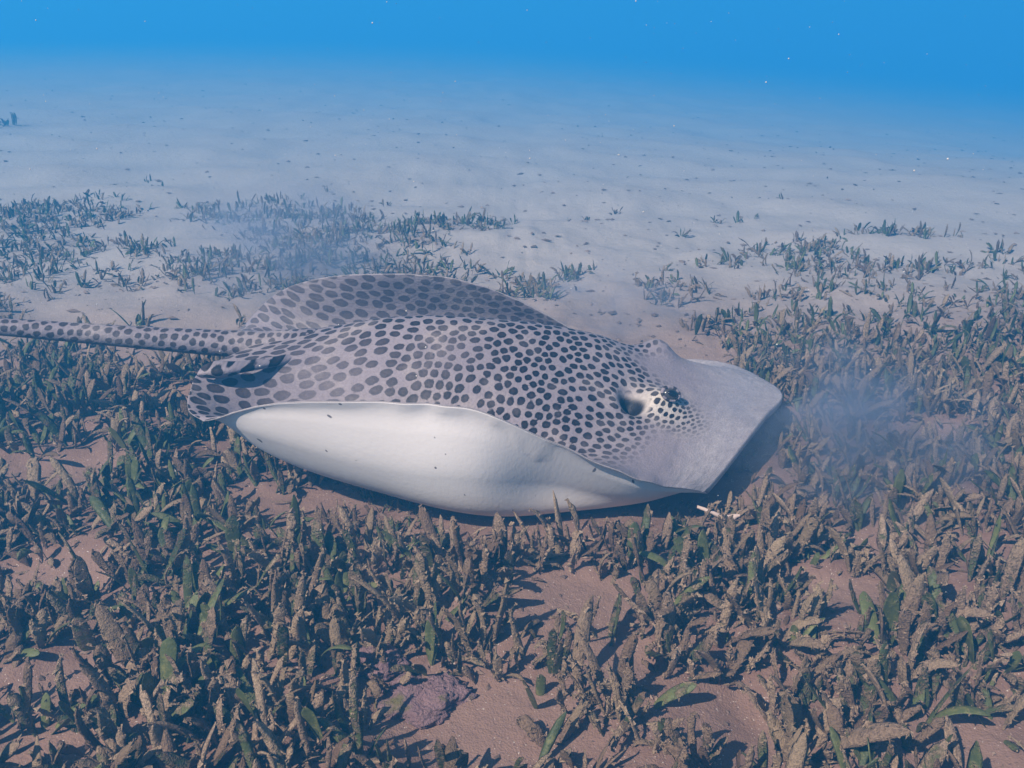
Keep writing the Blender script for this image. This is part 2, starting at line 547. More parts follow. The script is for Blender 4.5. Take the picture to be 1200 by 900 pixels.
    n2 = noise(nt, rv, 260.0, 3, .6)
    skin = mix(nt, n1, (.215, .180, .205), (.335, .285, .315))
    skin = mix(nt, mth(nt, 'MULTIPLY', dust, .6), skin, (.42, .355, .335))
    skin = mix(nt, attr(nt, 'snout'), skin, mix(nt, ramp(nt, noise(nt, rv, 55., 4, .7), .3, .7), (.37, .325, .34), (.50, .45, .46)))
    skin = mix(nt, attr(nt, 'pale'), skin, (.66, .58, .50))
    skin = mix(nt, mth(nt, 'MULTIPLY', ramp(nt, n2, .35, .7), .30), skin, (.15, .115, .115))
    spotc = mix(nt, mth(nt, 'MULTIPLY', co, .35), (.012, .008, .008), (.065, .042, .038))
    c = mix(nt, mth(nt, 'MINIMUM', mth(nt, 'MULTIPLY', sp, fd), 1.0), skin, spotc)
    c = mix(nt, attr(nt, 'hole'), c, (.012, .009, .010))
    c = mix(nt, mth(nt, 'MULTIPLY', attr(nt, 'under'), .8), c, (.10, .07, .075))  # shade below the tail, painted into the skin colour
    c = mix(nt, attr(nt, 'rim'), c, (.42, .38, .38))
    L.new(c, b.inputs['Base Color'])
    b.inputs['Roughness'].default_value = .55
    b.inputs['Specular IOR Level'].default_value = .25
    hh = mth(nt, 'ADD', mth(nt, 'MULTIPLY', n2, .5), mth(nt, 'MULTIPLY', noise(nt, rv, 40., 3), 1.0))
    L.new(bump(nt, hh, .004, .5), b.inputs['Normal'])
    skin_mat = m
    # --- white belly
    m2, nt, N, L, b = material('belly_skin')
    rv = attr(nt, 'rest', 'Vector')
    n1 = noise(nt, rv, 6.0, 5, .6)
    c = mix(nt, n1, (.74, .66, .63), (.86, .81, .79))
    blot = ramp(nt, noise(nt, rv, 30., 4, .7), .60, .78)
    c = mix(nt, mth(nt, 'MULTIPLY', blot, .22), c, (.52, .42, .40))
    fle = ramp(nt, noise(nt, rv, 75., 1, .5), .735, .77)
    c = mix(nt, mth(nt, 'MULTIPLY', fle, .85), c, (.06, .045, .05))
    L.new(c, b.inputs['Base Color'])
    b.inputs['Roughness'].default_value = .6
    b.inputs['Specular IOR Level'].default_value = .2
    L.new(bump(nt, noise(nt, rv, 160., 3, .6), .0012, .25), b.inputs['Normal'])
    me.materials.append(skin_mat)
    me.materials.append(m2)

    org = Vector((0, 1.2, .0))
    root = bpy.data.objects.new('stingray', None)
    root.empty_display_size = .1
    col.objects.link(root)
    root.location = org
    tag(root, 'leopard-spotted stingray with raised wings, white belly and long tail gliding over seagrass', 'stingray')
    me.transform(Matrix.Translation(-org))
    body = link('body', me, None, root)

    # --- pelvic fin: a spotted lobe under the root of the tail
    pn = np.array([[(-0.311, 1.110, 0.173), (-0.308, 1.105, 0.166), (-0.303, 1.100, 0.158)], [(-0.352, 1.075, 0.177), (-0.346, 1.062, 0.171), (-0.341, 1.055, 0.165)], [(-0.383, 1.058, 0.184), (-0.377, 1.042, 0.175), (-0.373, 1.038, 0.162)], [(-0.399, 1.050, 0.179), (-0.402, 1.040, 0.172), (-0.398, 1.038, 0.161)]])
    pn[:, 2, 1] += .016; pn[0] += np.array([.02, .035, -.012])          # its root is buried in the flank
    P1 = spline(pn, 30); P1 = np.swapaxes(spline(np.swapaxes(P1, 0, 1), 14), 0, 1)
    pnn = grid_normals(P1)
    if pnn[15, 7, 1] > 0:
        pnn = -pnn
    lens_ = np.sin(np.linspace(0, 1, 14) * math.pi)[None, :] * np.interp(np.linspace(0, 1, 30), [0, .7, 1], [1, .8, 0])[:, None]
    top_ = P1 + pnn * (.0035 * lens_)[..., None]; bot_ = P1 - pnn * (.004 * lens_ + .001)[..., None]
    i_ = np.arange(30 * 14).reshape(30, 14)
    qq = np.stack([i_[:-1, :-1], i_[:-1, 1:], i_[1:, 1:], i_[1:, :-1]], -1).reshape(-1, 4)
    lp = np.concatenate([i_[0, :-1], i_[:-1, -1], i_[-1, :0:-1], i_[:0:-1, 0]])
    l2 = np.roll(lp, -1)
    ff = np.concatenate([qq, (qq + 420)[:, ::-1], np.stack([lp, lp + 420, l2 + 420, l2], -1)])
    vv = np.concatenate([top_.reshape(-1, 3), bot_.reshape(-1, 3)])
    for mirror in (False,):
        v_ = vv.copy()
        if mirror:                                   # the far one lies under the other side of the tail
            v_[:, 1] = 2 * 1.19 - v_[:, 1]; v_[:, 2] -= .012
        pm = new_mesh('pelvic_fin', v_ - np.array([0, 1.2, 0]), ff if not mirror else ff[:, ::-1])
        fattr(pm, 'rest', v_[:, [0, 2, 1]] * np.array([1, 1.3, 0]), 'FLOAT_VECTOR'); fattr(pm, 'fade', np.ones(840)); fattr(pm, 'spot', spot_field(v_[:, [0, 2]] * np.array([1, 1.2]), lambda x, y: np.full(len(x), .0145), 3))
        link('pelvic_fin', pm, skin_mat, root)

    # --- eyes
    me_, nt, N, L, b = material('eye_iris')
    co = node(nt, 'ShaderNodeTexCoord').outputs['Object']
    L.new(mix(nt, noise(nt, co, 300., 3), (.03, .025, .022), (.09, .075, .065)), b.inputs['Base Color'])
    b.inputs['Roughness'].default_value = .2
    mp, nt, N, L, b = material('eye_pupil')
    co = node(nt, 'ShaderNodeTexCoord').outputs['Object']
    L.new(mix(nt, noise(nt, co, 300., 2), (.006, .006, .008), (.012, .011, .014)), b.inputs['Base Color'])
    b.inputs['Roughness'].default_value = .12

    def ball(rx, ry, rz, nu=20, nw=12):
        vs_, fs_ = [], []
        for w in range(nw + 1):
            ph = math.pi * w / nw
            for u in range(nu):
                th = 2 * math.pi * u / nu
                vs_.append((rx * math.sin(ph) * math.cos(th), ry * math.sin(ph) * math.sin(th), rz * math.cos(ph)))
        for w in range(nw):
            for u in range(nu):
                fs_.append((w * nu + u, w * nu + (u + 1) % nu, (w + 1) * nu + (u + 1) % nu, (w + 1) * nu + u))
        return vs_, fs_

    for k, sgn in (('near', -1), ('far', 1)):
        ec = np.array(EYES[k])
        d = ((G0 - ec) ** 2).sum(-1)
        ii, jj = np.unravel_index(np.argmin(d), d.shape)
        pnt = Vector(G[ii, jj]); nn = Vector(nrm[ii, jj])
        vs_, fs_ = ball(.0125, .0085, .0075)
        e_ = link('eye', new_mesh('eye', vs_, fs_), me_, root)
        out = (nn + Vector((.15, sgn * .9, .0))).normalized()
        rot = out.to_track_quat('Z', 'X')
        # long axis of the eye lies along the body
        xax = (Vector((1, 0, -.15)) - out * out.dot(Vector((1, 0, -.15)))).normalized()
        yax = out.cross(xax)
        M = Matrix((xax, yax, out)).transposed().to_4x4()
        pos = pnt + Vector((.004, sgn * .004, .0015))
        e_.matrix_local = Matrix.Translation(pos - org) @ M
        vs_, fs_ = ball(.0075, .0048, .0030)
        p_ = link('pupil', new_mesh('pupil', vs_, fs_), mp, e_)
        p_.location = (0, 0, .0058)
        # eyelid: a spotted roll of skin over the eye
        lv, lf = [], []
        na, nb_ = 28, 8
        for a_ in range(na):
            al = 2 * math.pi * a_ / na
            for b_ in range(nb_):
                be = 2 * math.pi * b_ / nb_
                rr = .0026 + .0008 * math.sin(al)
                lv.append(((.0132 + rr * math.cos(be)) * math.cos(al), (.0092 + rr * math.cos(be)) * math.sin(al), .0012 + rr * math.sin(be)))
        for a_ in range(na):
            for b_ in range(nb_):
                lf.append((a_ * nb_ + b_, ((a_ + 1) % na) * nb_ + b_, ((a_ + 1) % na) * nb_ + (b_ + 1) % nb_, a_ * nb_ + (b_ + 1) % nb_))
        lm = new_mesh('eyelid', lv, lf)
        fattr(lm, 'rest', np.array(lv) + np.array([.3, .2 * sgn, 0]), 'FLOAT_VECTOR')
        fattr(lm, 'fade', np.full(len(lv), .9)); fattr(lm, 'spot', np.where(np.sin(np.arange(len(lv)) // 8 * 1.35) > .3, -.003, .004))
        link('eyelid', lm, skin_mat, e_)
    return G, B


RAY_TOP, RAY_BELLY = build_ray()

# height of the belly above each spot of ground (for the plants below it)
_cell = .012
_bx0, _by0 = -.6, .8
_belly = np.full((100, 75), 9.0)
_bi = ((RAY_BELLY[..., 0] - _bx0) / _cell).astype(int).ravel()
_bj = ((RAY_BELLY[..., 1] - _by0) / _cell).astype(int).ravel()
np.minimum.at(_belly, (np.clip(_bi, 0, 99), np.clip(_bj, 0, 74)), RAY_BELLY[..., 2].ravel())


def headroom(x, y):
    i = int((x - _bx0) / _cell); j = int((y - _by0) / _cell)
    h = 9.0
    for a in range(-2, 3):
        for b in range(-2, 3):
            if 0 <= i + a < 100 and 0 <= j + b < 75:
                h = min(h, _belly[i + a, j + b])
    return h


# ------------------------------------------------------------------ seagrass
def leaf_material():
    m, nt, N, L, b = material('seagrass_leaf')
    silt = attr(nt, 'silt'); tone = attr(nt, 'tone')
    geo = node(nt, 'ShaderNodeNewGeometry')
    co = geo.outputs['Position']
    oi = node(nt, 'ShaderNodeObjectInfo').outputs['Random']
    n1 = noise(nt, co, 120.0, 4, .7)
    n2 = noise(nt, co, 430.0, 3, .7)
    n3 = noise(nt, co, 9.0, 2)
    green = mix(nt, tone, (.034, .050, .020), (.125, .140, .048))
    green = mix(nt, ramp(nt, n1, .45, .75), green, (.21, .20, .075))
    brown = mix(nt, tone, (.16, .098, .062), (.54, .39, .265))
    brown = mix(nt, ramp(nt, n2, .30, .72), mix(nt, .65, brown, (.085, .050, .032)), brown)
    brown = mix(nt, mth(nt, 'MULTIPLY', ramp(nt, n3, .45, .65), .4), brown, (.34, .255, .15))
    s = mth(nt, 'ADD', silt, mth(nt, 'MULTIPLY_ADD', n1, 1.1, -.55))
    s = mth(nt, 'ADD', s, mth(nt, 'MULTIPLY_ADD', oi, .2, -.1))
    s = ramp(nt, s, .32, .62)
    c = mix(nt, s, green, brown)
    L.new(c, b.inputs['Base Color'])
    L.new(mth(nt, 'MULTIPLY_ADD', s, .45, .45), b.inputs['Roughness'])
    b.inputs['Specular IOR Level'].default_value = .25
    h = mth(nt, 'ADD', mth(nt, 'MULTIPLY', n1, 1.0), mth(nt, 'MULTIPLY', n2, .6))
    L.new(bump(nt, mth(nt, 'MULTIPLY', h, mth(nt, 'MULTIPLY_ADD', s, .8, .2)), .006, .9), b.inputs['Normal'])
    return m


LEAF_MAT = leaf_material()


def leaf_geometry(length, width, thick, silt, lean, curl, twist, seed, rows=9, ring=8, tip=None, rag=0.0):
    """A strap leaf with a narrow stalk, a rounded or torn tip and a crust that thickens it; base at the origin, rising along +Z."""
    r = np.random.default_rng(seed)
    t = np.linspace(0, 1, rows)
    ang = lean + curl * t ** 1.4
    step = length / (rows - 1)
    px = np.concatenate([[0], np.cumsum(np.sin((ang[1:] + ang[:-1]) / 2) * step)])
    pz = np.concatenate([[0], np.cumsum(np.cos((ang[1:] + ang[:-1]) / 2) * step)])
    w = np.interp(t, [0, .12, .28, .55, .82, .94, 1.0], [.30, .45, .85, 1.0, .95, .74, .22]) * width * .5
    w *= 1 + rag * r.uniform(-.5, .5, rows)
    th = np.interp(t, [0, .3, .8, 1], [.8, .8, 1.0, .4]) * thick * .5
    V = np.zeros((rows, ring, 3))
    for k in range(rows):
        tw = twist * t[k]
        side = np.array([0, 1, 0]) * math.cos(tw) + np.array([math.cos(ang[k]), 0, -math.sin(ang[k])]) * math.sin(tw)
        tang = np.array([math.sin(ang[k]), 0, math.cos(ang[k])])
        nor = np.cross(side, tang)
        for c in range(ring):
            a = 2 * math.pi * c / ring
            cx = math.cos(a); sx = math.sin(a)
            cr = 1 + rag * r.uniform(-.6, 1.6)
            fold = .18 * w[k] * abs(cx)
            V[k, c] = np.array([px[k], 0, pz[k]]) + side * cx * w[k] * (1 + rag * .35 * r.uniform(-1, 1)) + nor * (sx * th[k] * cr + fold)
    V = V.reshape(-1, 3)
    i = np.arange(rows * ring).reshape(rows, ring)
    Fq = np.stack([i[:-1], np.roll(i, -1, 1)[:-1], np.roll(i, -1, 1)[1:], i[1:]], -1).reshape(-1, 4)
    tt = np.repeat(t, ring)
    sl = silt + .28 * (tt - .45) + .08 * r.uniform(-1, 1, len(tt))
    return V, Fq, sl


def random_leaf(kind, seed, rows, ring, scale=1.0):
    r = np.random.default_rng(seed)
    if kind == 'green':
        silt = r.uniform(.08, .33); thick = r.uniform(.0012, .002); rag = .06
    elif kind == 'mixed':
        silt = r.uniform(.32, .55); thick = r.uniform(.002, .0034); rag = .22
    else:
        silt = r.uniform(.62, 1.0); thick = r.uniform(.0018, .0038); rag = .38
    L_ = r.uniform(.038, .080) * scale
    W_ = r.uniform(.0075, .0150) * (.7 + .3 * scale)
    lean = abs(r.normal(0, .22)); curl = r.normal(.25, .7)
    if kind == 'brown' and r.random() < .22:
        curl += 1.0
    V, Fq, sl = leaf_geometry(L_, W_, thick, silt, lean, curl, r.normal(0, .8), seed + 1, rows, ring, rag=rag)
    tone = r.beta(1.6, 2.0)
    return V, Fq, sl, np.full(len(V), tone)


def flakes(V, sl, tn, rings, n, size, seed):
    """crumbs of silt and epiphytes stuck to a leaf: irregular tetrahedra"""
    r = np.random.default_rng(seed)
    VV, FF, SS, TT = [], [], [], []
    k0 = len(V)
    for _ in range(n):
        k = int(r.integers(rings, len(V)))
        c = V[k]
        sz = size * r.uniform(.5, 1.5)
        q = c + r.normal(0, 1, (4, 3)) * sz * .6
        VV.append(q)
        f = np.array([(0, 1, 2), (0, 3, 1), (1, 3, 2), (2, 3, 0)]) + k0
        FF.append(f); k0 += 4
        SS += [max(sl[k], .55) + .25] * 4; TT += [min(1, tn[k] + r.uniform(-.1, .45))] * 4
    return np.concatenate(VV), np.concatenate(FF), np.array(SS), np.array(TT)


def mesh_of(name, V, Fq, Ft, sl, tn):
    me = bpy.data.meshes.new(name)
    nq, ntr = len(Fq), len(Ft)
    me.vertices.add(len(V)); me.vertices.foreach_set('co', np.asarray(V, dtype=np.float32).ravel())
    loops = np.concatenate([Fq.ravel(), Ft.ravel()]).astype(np.int32)
    me.loops.add(len(loops)); me.loops.foreach_set('vertex_index', loops)
    me.polygons.add(nq + ntr)
    me.polygons.foreach_set('loop_start', np.concatenate([np.arange(nq) * 4, nq * 4 + np.arange(ntr) * 3]).astype(np.int32))
    me.update(calc_edges=True); me.validate()
    me.polygons.foreach_set('use_smooth', np.concatenate([np.ones(nq, bool), np.zeros(ntr, bool)]))
    fattr(me, 'silt', sl); fattr(me, 'tone', tn)
    me.materials.append(LEAF_MAT)
    return me


def leaf_mesh(kind, seed):
    V, Fq, sl, tn = random_leaf(kind, seed, 12, 10)
    nf = {'green': 4, 'mixed': 16, 'brown': 34}[kind]
    v2, f2, s2, t2 = flakes(V, sl, tn, 20, nf, .0026, seed + 5)
    return mesh_of('leaf_' + kind, np.concatenate([V, v2]), Fq, f2, np.concatenate([sl, s2]), np.concatenate([tn, t2]))


LEAVES = {'green': [leaf_mesh('green', 100 + 7 * i) for i in range(16)],
          'mixed': [leaf_mesh('mixed', 300 + 7 * i) for i in range(18)],
          'brown': [leaf_mesh('brown', 500 + 7 * i) for i in range(34)]}

# candidate shoots all over the bed, thinned by the density field
def scatter(n, x0, x1, y0, y1, mind, exist=None):
    pts = [] if exist is None else exist
    gridd = {}
    out = []
    xs = rng.uniform(x0, x1, n); ys = rng.uniform(y0, y1, n); us = rng.random(n)
    ds = density(xs, ys)
    for x, y, u, d in zip(xs, ys, us, ds):
        if u > d:
            continue
        k = (int(x / mind), int(y / mind))
        ok = True
        for a in (-1, 0, 1):
            for b in (-1, 0, 1):
                for (qx, qy) in gridd.get((k[0] + a, k[1] + b), ()):
                    if (qx - x) ** 2 + (qy - y) ** 2 < mind * mind:
                        ok = False
        if ok:
            gridd.setdefault(k, []).append((x, y))
            out.append((x, y))
    return out


def in_view(x, y, margin=1.06):
    dep = y * math.cos(math.radians(23.9)) + CAM_H * math.sin(math.radians(23.9))
    up = y * math.sin(math.radians(23.9)) - CAM_H * math.cos(math.radians(23.9))
    return abs(x) / dep < 600 / 1039 * margin and -450 / 1039 * margin < up / dep


def gz(pts):
    p = np.array(pts)
    return ground_z(p[:, 0], p[:, 1])


shoots = scatter(34000, -1.9, 1.9, .40, 2.9, .0160)
shoots = [(x, y) for x, y in shoots if abs(x) < .45 + .75 * y]
shoots.sort(key=lambda p: math.hypot(p[1], CAM_H, p[0]))
near_set, rest_set = [], []
for p in shoots:
    (near_set if len(near_set) < 300 and in_view(*p, margin=1.0) and headroom(*p) > .5 else rest_set).append(p)


def kinds_at(pts):
    p = np.array(pts)
    g = vnoise(p[:, 0] * 6 + 20, p[:, 1] * 6 + 3, 8.)
    pg = .12 + .20 * g + np.where(p[:, 0] > .35, .10, 0) + np.where(p[:, 1] > 1.5, .22, 0)
    u = rng.random(len(p))
    return ['green' if a < b else ('mixed' if a < b + .27 else 'brown') for a, b in zip(u, pg)]


COUNT = {2: 'two', 3: 'three', 4: 'four', 5: 'five'}
LOOK = {'green': 'clean green', 'mixed': 'half-silted olive', 'brown': 'brown silt-crusted'}


def place_of(x, y):
    for (cx, cy_, rx, ry) in BARE[:3]:
        if math.hypot((x - cx) / rx, (y - cy_) / ry) < 1.55:
            return 'at the edge of bare sand'
    if y > .80:
        return 'close before the white belly' if -.3 < x < .25 else ('in meadow below the spotted tail' if x <= -.3 else 'in meadow off the snout')
    if x < -.25:
        return 'in thick meadow on tail side'
    if x > .25:
        return 'in thick meadow on snout side'
    return 'in meadow midway along the ray'


for (x, y), z, kd in zip(near_set, gz(near_set), kinds_at(near_set)):
    n = int(rng.choice([2, 3, 4, 5], p=[.20, .35, .28, .17]))
    t = bpy.data.objects.new('seagrass_shoot', None)
    t.empty_display_size = .02
    col.objects.link(t)
    t.location = (x, y, float(z) - .004)
    t.rotation_euler = (rng.normal(0, .12), rng.normal(0, .12), rng.uniform(0, 6.28))
    big = rng.uniform(.66, 1.22)
    got = []
    tilts = []
    for k in range(n):
        kk = kd if rng.random() < .8 else str(rng.choice(['green', 'mixed', 'brown'], p=[.15, .3, .55]))
        got.append(kk)
        me = LEAVES[kk][int(rng.integers(len(LEAVES[kk])))]
        lf = bpy.data.objects.new('leaf', me)
        col.objects.link(lf)
        lf.parent = t
        a = 6.283 * k / n + rng.normal(0, .5)
        lf.location = (.006 * math.cos(a), .006 * math.sin(a), rng.uniform(-.006, .002))
        tilts.append(abs(rng.normal(.08, .30)))
        lf.rotation_euler = (0, tilts[-1], a)
        sc = big * rng.uniform(.75, 1.05)
        lf.scale = (sc, sc * rng.uniform(.9, 1.25), sc)
    size = 'tall' if big > 1.04 else ('short' if big < .84 else 'medium')
    odd = next((g for g in ('green', 'brown') if got.count(g) == 1 and kd != g), None)
    habit = 'upright' if sum(tilts) / n < .17 else ('splayed' if sum(tilts) / n > .30 else 'loose')
    lab = '%s %s %s seagrass shoot, %s leaves%s, %s' % (size, habit, LOOK[kd], COUNT[n], ' (one %s)' % odd if odd else '', place_of(x, y))
    tag(t, lab, 'seagrass', 'seagrass shoots in the near meadow')

_leaf_cache = {}
def merge_leaves(items, fl=3):
    """items: (x, y, z, rz, tilt, scale, kind, seed) -> one mesh"""
    VV, FF, F3, SS, TT = [], [], [], [], []
    off = 0
    for (x, y, z, rz, tilt, s, kd, sd) in items:
        key = (kd, sd % 60)
        if key not in _leaf_cache:
            V, Fq, sl, tn = random_leaf(kd, 2000 + 13 * (sd % 60), 7, 6)
            v2, f2, s2, t2 = flakes(V, sl, tn, 12, {'green': 1, 'mixed': 3, 'brown': 6}[kd], .0030, sd % 60)
            _leaf_cache[key] = np.concatenate([V, v2]), Fq, f2, np.concatenate([sl, s2]), np.concatenate([tn, t2])
        V, Fq, f2, sl, tn = _leaf_cache[key]
        ct, st = math.cos(tilt), math.sin(tilt)
        cz, sz = math.cos(rz), math.sin(rz)
        X = V[:, 0] * ct + V[:, 2] * st; Z = -V[:, 0] * st + V[:, 2] * ct; Y = V[:, 1]
        W = np.stack([X * cz - Y * sz, X * sz + Y * cz, Z], 1) * s + np.array([x, y, z])
        VV.append(W); FF.append(Fq + off); F3.append(f2 + off)
        SS.append(sl + rng.normal(0, .1)); TT.append(np.clip(tn + rng.normal(0, .15), 0, 1))
        off += len(V)
    return mesh_of('leaves', np.concatenate(VV), np.concatenate(FF), np.concatenate(F3), np.concatenate(SS), np.concatenate(TT))


items = []
for (x, y), z, kd in zip(rest_set, gz(rest_set), kinds_at(rest_set)):
    z = float(z) - .004
    hr = headroom(x, y) - z
    for k in range(int(rng.integers(3, 6))):
        s = rng.uniform(.55, 1.08) * (1.0 if y < 1.45 else (.80 if y < 1.7 else .60))
        tilt = abs(rng.normal(.1, .33))
        if hr < .12:
            s = min(s, max(hr, .0) / .085)
            if s < .25:
                continue
        kk = kd if rng.random() < .75 else 'brown'
        items.append((x + rng.normal(0, .007), y + rng.normal(0, .007), z, rng.uniform(0, 6.28), tilt, s, kk, int(rng.integers(1e6))))
# low stubble and broken leaves between the shoots
stub = [p for p in scatter(26000, -1.9, 1.9, .40, 2.7, .011) if abs(p[0]) < .45 + .75 * p[1] and headroom(*p) > .12]
for (x, y), z in zip(stub, gz(stub)):
    flat = rng.random() < .45
    items.append((x, y, float(z) + (.001 if flat else -.003), rng.uniform(0, 6.28), rng.uniform(1.15, 1.5) if flat else abs(rng.normal(.3, .4)),
                  rng.uniform(.22, .62), 'brown' if rng.random() < .82 else 'mixed', int(rng.integers(1e6))))
o = link('seagrass_meadow', merge_leaves(items))
tag(o, 'dense meadow of short silted seagrass leaves around the stingray', 'seagrass', kind='stuff')

# single tufts that stand on the open sand
TUFTS = [  # x, y, leaves, size, label
    (-1.31, 3.22, 4, .9, 'tiny two-pronged seagrass tuft alone far out on open sand beyond the tail'),
    (-1.18, 3.02, 3, .6, 'tiny sparse seagrass sprig on open sand next to the two-pronged tuft'),
    (-.955, 2.22, 14, 1.05, 'bushy silted seagrass clump standing alone on sand behind the tail'),
    (-1.03, 2.33, 6, .9, 'small upright brown seagrass tuft beside the bushy clump behind the tail'),
    (-1.10, 2.02, 9, .9, 'low brown seagrass tuft on bare sand just behind the tail'),
    (-1.38, 2.45, 14, 1.1, 'dark thick seagrass clump at the sandy gap of the tail-side patch'),
    (.05, 1.92, 15, 1.1, 'bushy green seagrass clump just beyond the raised far wing'),
    (.145, 2.03, 10, .95, 'fan-shaped seagrass tuft next to the bushy clump beyond the far wing'),
    (-.03, 2.06, 9, .9, 'thin seagrass tuft behind the bushy clump beyond the far wing'),
    (.36, 2.04, 7, .75, 'small dark seagrass tuft on sand behind the ray\'s head'),
    (.30, 1.86, 9, .8, 'low seagrass tuft in the stirred silt behind the ray\'s head'),
    (.23, 2.68, 6, .7, 'short seagrass sprigs in a row on open sand beyond the far wing'),
    (.32, 2.72, 7, .75, 'pale seagrass tuft with upright leaves on open sand beyond the far wing'),
    (.17, 2.62, 3, .6, 'pair of seagrass blades alone on open sand beyond the far wing'),
    (-.135, 2.52, 15, 1.15, 'large spiky blue-green seagrass clump at the end of the patch behind the wing'),
    (-.05, 2.47, 8, .8, 'small seagrass tuft beside the large spiky clump'),
    (-.29, 2.62, 5, .7, 'faint small seagrass tuft behind the large spiky clump'),
    (.47, 2.42, 8, .7, 'low silvery seagrass tuft at the sandy edge of the snout-side scatter'),
    (.62, 2.62, 6, .7, 'faint seagrass sprigs on far sand past the snout-side scatter'),
    (.66, 2.32, 10, .95, 'seagrass tuft with two tall upright blades in the snout-side scatter'),
    (.76, 2.22, 13, 1.0, 'broad dark seagrass clump in the snout-side scatter'),
    (.90, 2.38, 6, .75, 'small seagrass tuft behind the broad dark clump'),
    (1.02, 2.40, 11, 1.0, 'dark seagrass clump with a leaning blade at the far rim of the scatter'),
    (1.16, 2.44, 6, .7, 'sparse seagrass tuft beside the clump with a leaning blade'),
    (1.0, 2.08, 14, 1.05, 'rounded dense seagrass clump on sand in the snout-side scatter'),
    (1.24, 2.22, 9, .9, 'ragged seagrass tuft between sand gaps in the snout-side scatter'),
    (1.40, 2.30, 8, .85, 'thin seagrass tuft at the outer rim of the snout-side scatter'),
    (.88, 2.88, 4, .6, 'faint lone sprig far out on pale sand beyond the scatter'),
    (1.55, 2.62, 5, .7, 'hazy lone seagrass tuft far beyond the scatter rim'),
    (.55, 2.16, 8, .8, 'small tilted seagrass tuft at the near rim of the scatter'),
    (-.62, 2.98, 4, .6, 'hazy short sprig behind the silt cloud by the far wing'),
    (-.40, 2.82, 6, .7, 'small hazy tuft on sand behind the silt cloud'),
    (-2.45, 4.45, 16, 1.5, 'dim blue seagrass clump at the hazy edge of the far sand'),
]
for ti_, (x, y, n, sz, lab) in enumerate(TUFTS):
    its = []
    kd0 = 'green' if y > 1.9 and ti_ % 3 else 'mixed'
    for k in range(n):
        a = rng.uniform(0, 6.28); rr = .006 * math.sqrt(n) * math.sqrt(rng.random()) * sz
        kk = kd0 if rng.random() < .65 else ('brown' if rng.random() < .6 else 'mixed')
        its.append((rr * math.cos(a), rr * math.sin(a), 0, a + rng.normal(0, .6), abs(rng.normal(.15, .3)), sz * rng.uniform(.42, .78), kk, int(rng.integers(1e6))))
    o = link('seagrass_tuft', merge_leaves(its))
    o.location = (x, y, float(ground_z(np.array([x]), np.array([y]))[0]) - .004)
    tag(o, lab, 'seagrass', 'seagrass tufts on the open sand')

# loose dead leaves lying on bare sand
DRIFT = [(.015, .845, .35, 1.0, 'long dead brown leaf lying across the bare sand before the belly'),
         (.035, .815, 2.5, .5, 'short broken leaf lying beside the long dead leaf on bare sand'),
         (-.585, .865, .3, .9, 'dark dead leaf lying flat on the sand on tail side'),
         (.345, .855, .5, 1.15, 'pale bleached leaf lying over the sand hollow on snout side'),
         (-.10, .655, .7, .8, 'curled dead leaf on the sand by the pink algae lump'),
         (-.32, 1.015, .1, .7, 'thin dead leaf on shaded sand under the rear of belly'),
         (.13, .73, 1.2, .7, 'crumpled brown leaf lying at the edge of bare sand')]
for k, (x, y, a, sz, lab) in enumerate(DRIFT):
    me = merge_leaves([(0, 0, 0, 0, 1.42, sz, 'brown', 40 + k)])
    o = link('dead_leaf', me)
    o.location = (x, y, float(ground_z(np.array([x]), np.array([y]))[0]) + .005)
    o.rotation_euler = (0, 0, a)
    tag(o, lab, 'leaf', 'dead leaves on the sand')


# crumbs of leaf, shell and detritus on the sand
def crumbs(name, pts, lo, hi, seed, flat=.5):
    r = np.random.default_rng(seed)
    n = len(pts)
    p = np.array(pts)
    z = ground_z(p[:, 0], p[:, 1])
    tpl = np.array([(1, 0, 0), (-1, 0, 0), (0, 1, 0), (0, -1, 0), (0, 0, 1), (0, 0, -1)], dtype=float)
    tf = np.array([(0, 2, 4), (2, 1, 4), (1, 3, 4), (3, 0, 4), (2, 0, 5), (1, 2, 5), (3, 1, 5), (0, 3, 5)])
    sz = np.exp(r.uniform(math.log(lo), math.log(hi), n))
    sh = tpl[None] * r.uniform(.35, 1.3, (n, 6, 1)) * np.stack([np.ones(n), r.uniform(.4, .9, n), r.uniform(.2, .6, n) * (flat * 2)], 1)[:, None]
    a = r.uniform(0, 6.28, n); c, s_ = np.cos(a), np.sin(a)
    q = sh.copy()
    q[..., 0] = sh[..., 0] * c[:, None] - sh[..., 1] * s_[:, None]
    q[..., 1] = sh[..., 0] * s_[:, None] + sh[..., 1] * c[:, None]
    q = q * sz[:, None, None] + np.stack([p[:, 0], p[:, 1], z + sz * .12], 1)[:, None]
    F_ = (tf[None] + (np.arange(n) * 6)[:, None, None]).reshape(-1, 3)
    me = new_mesh(name, q.reshape(-1, 3), F_, False)
    fattr(me, 'tone', np.repeat(r.beta(1.2, 1.5, n), 6))
    return me


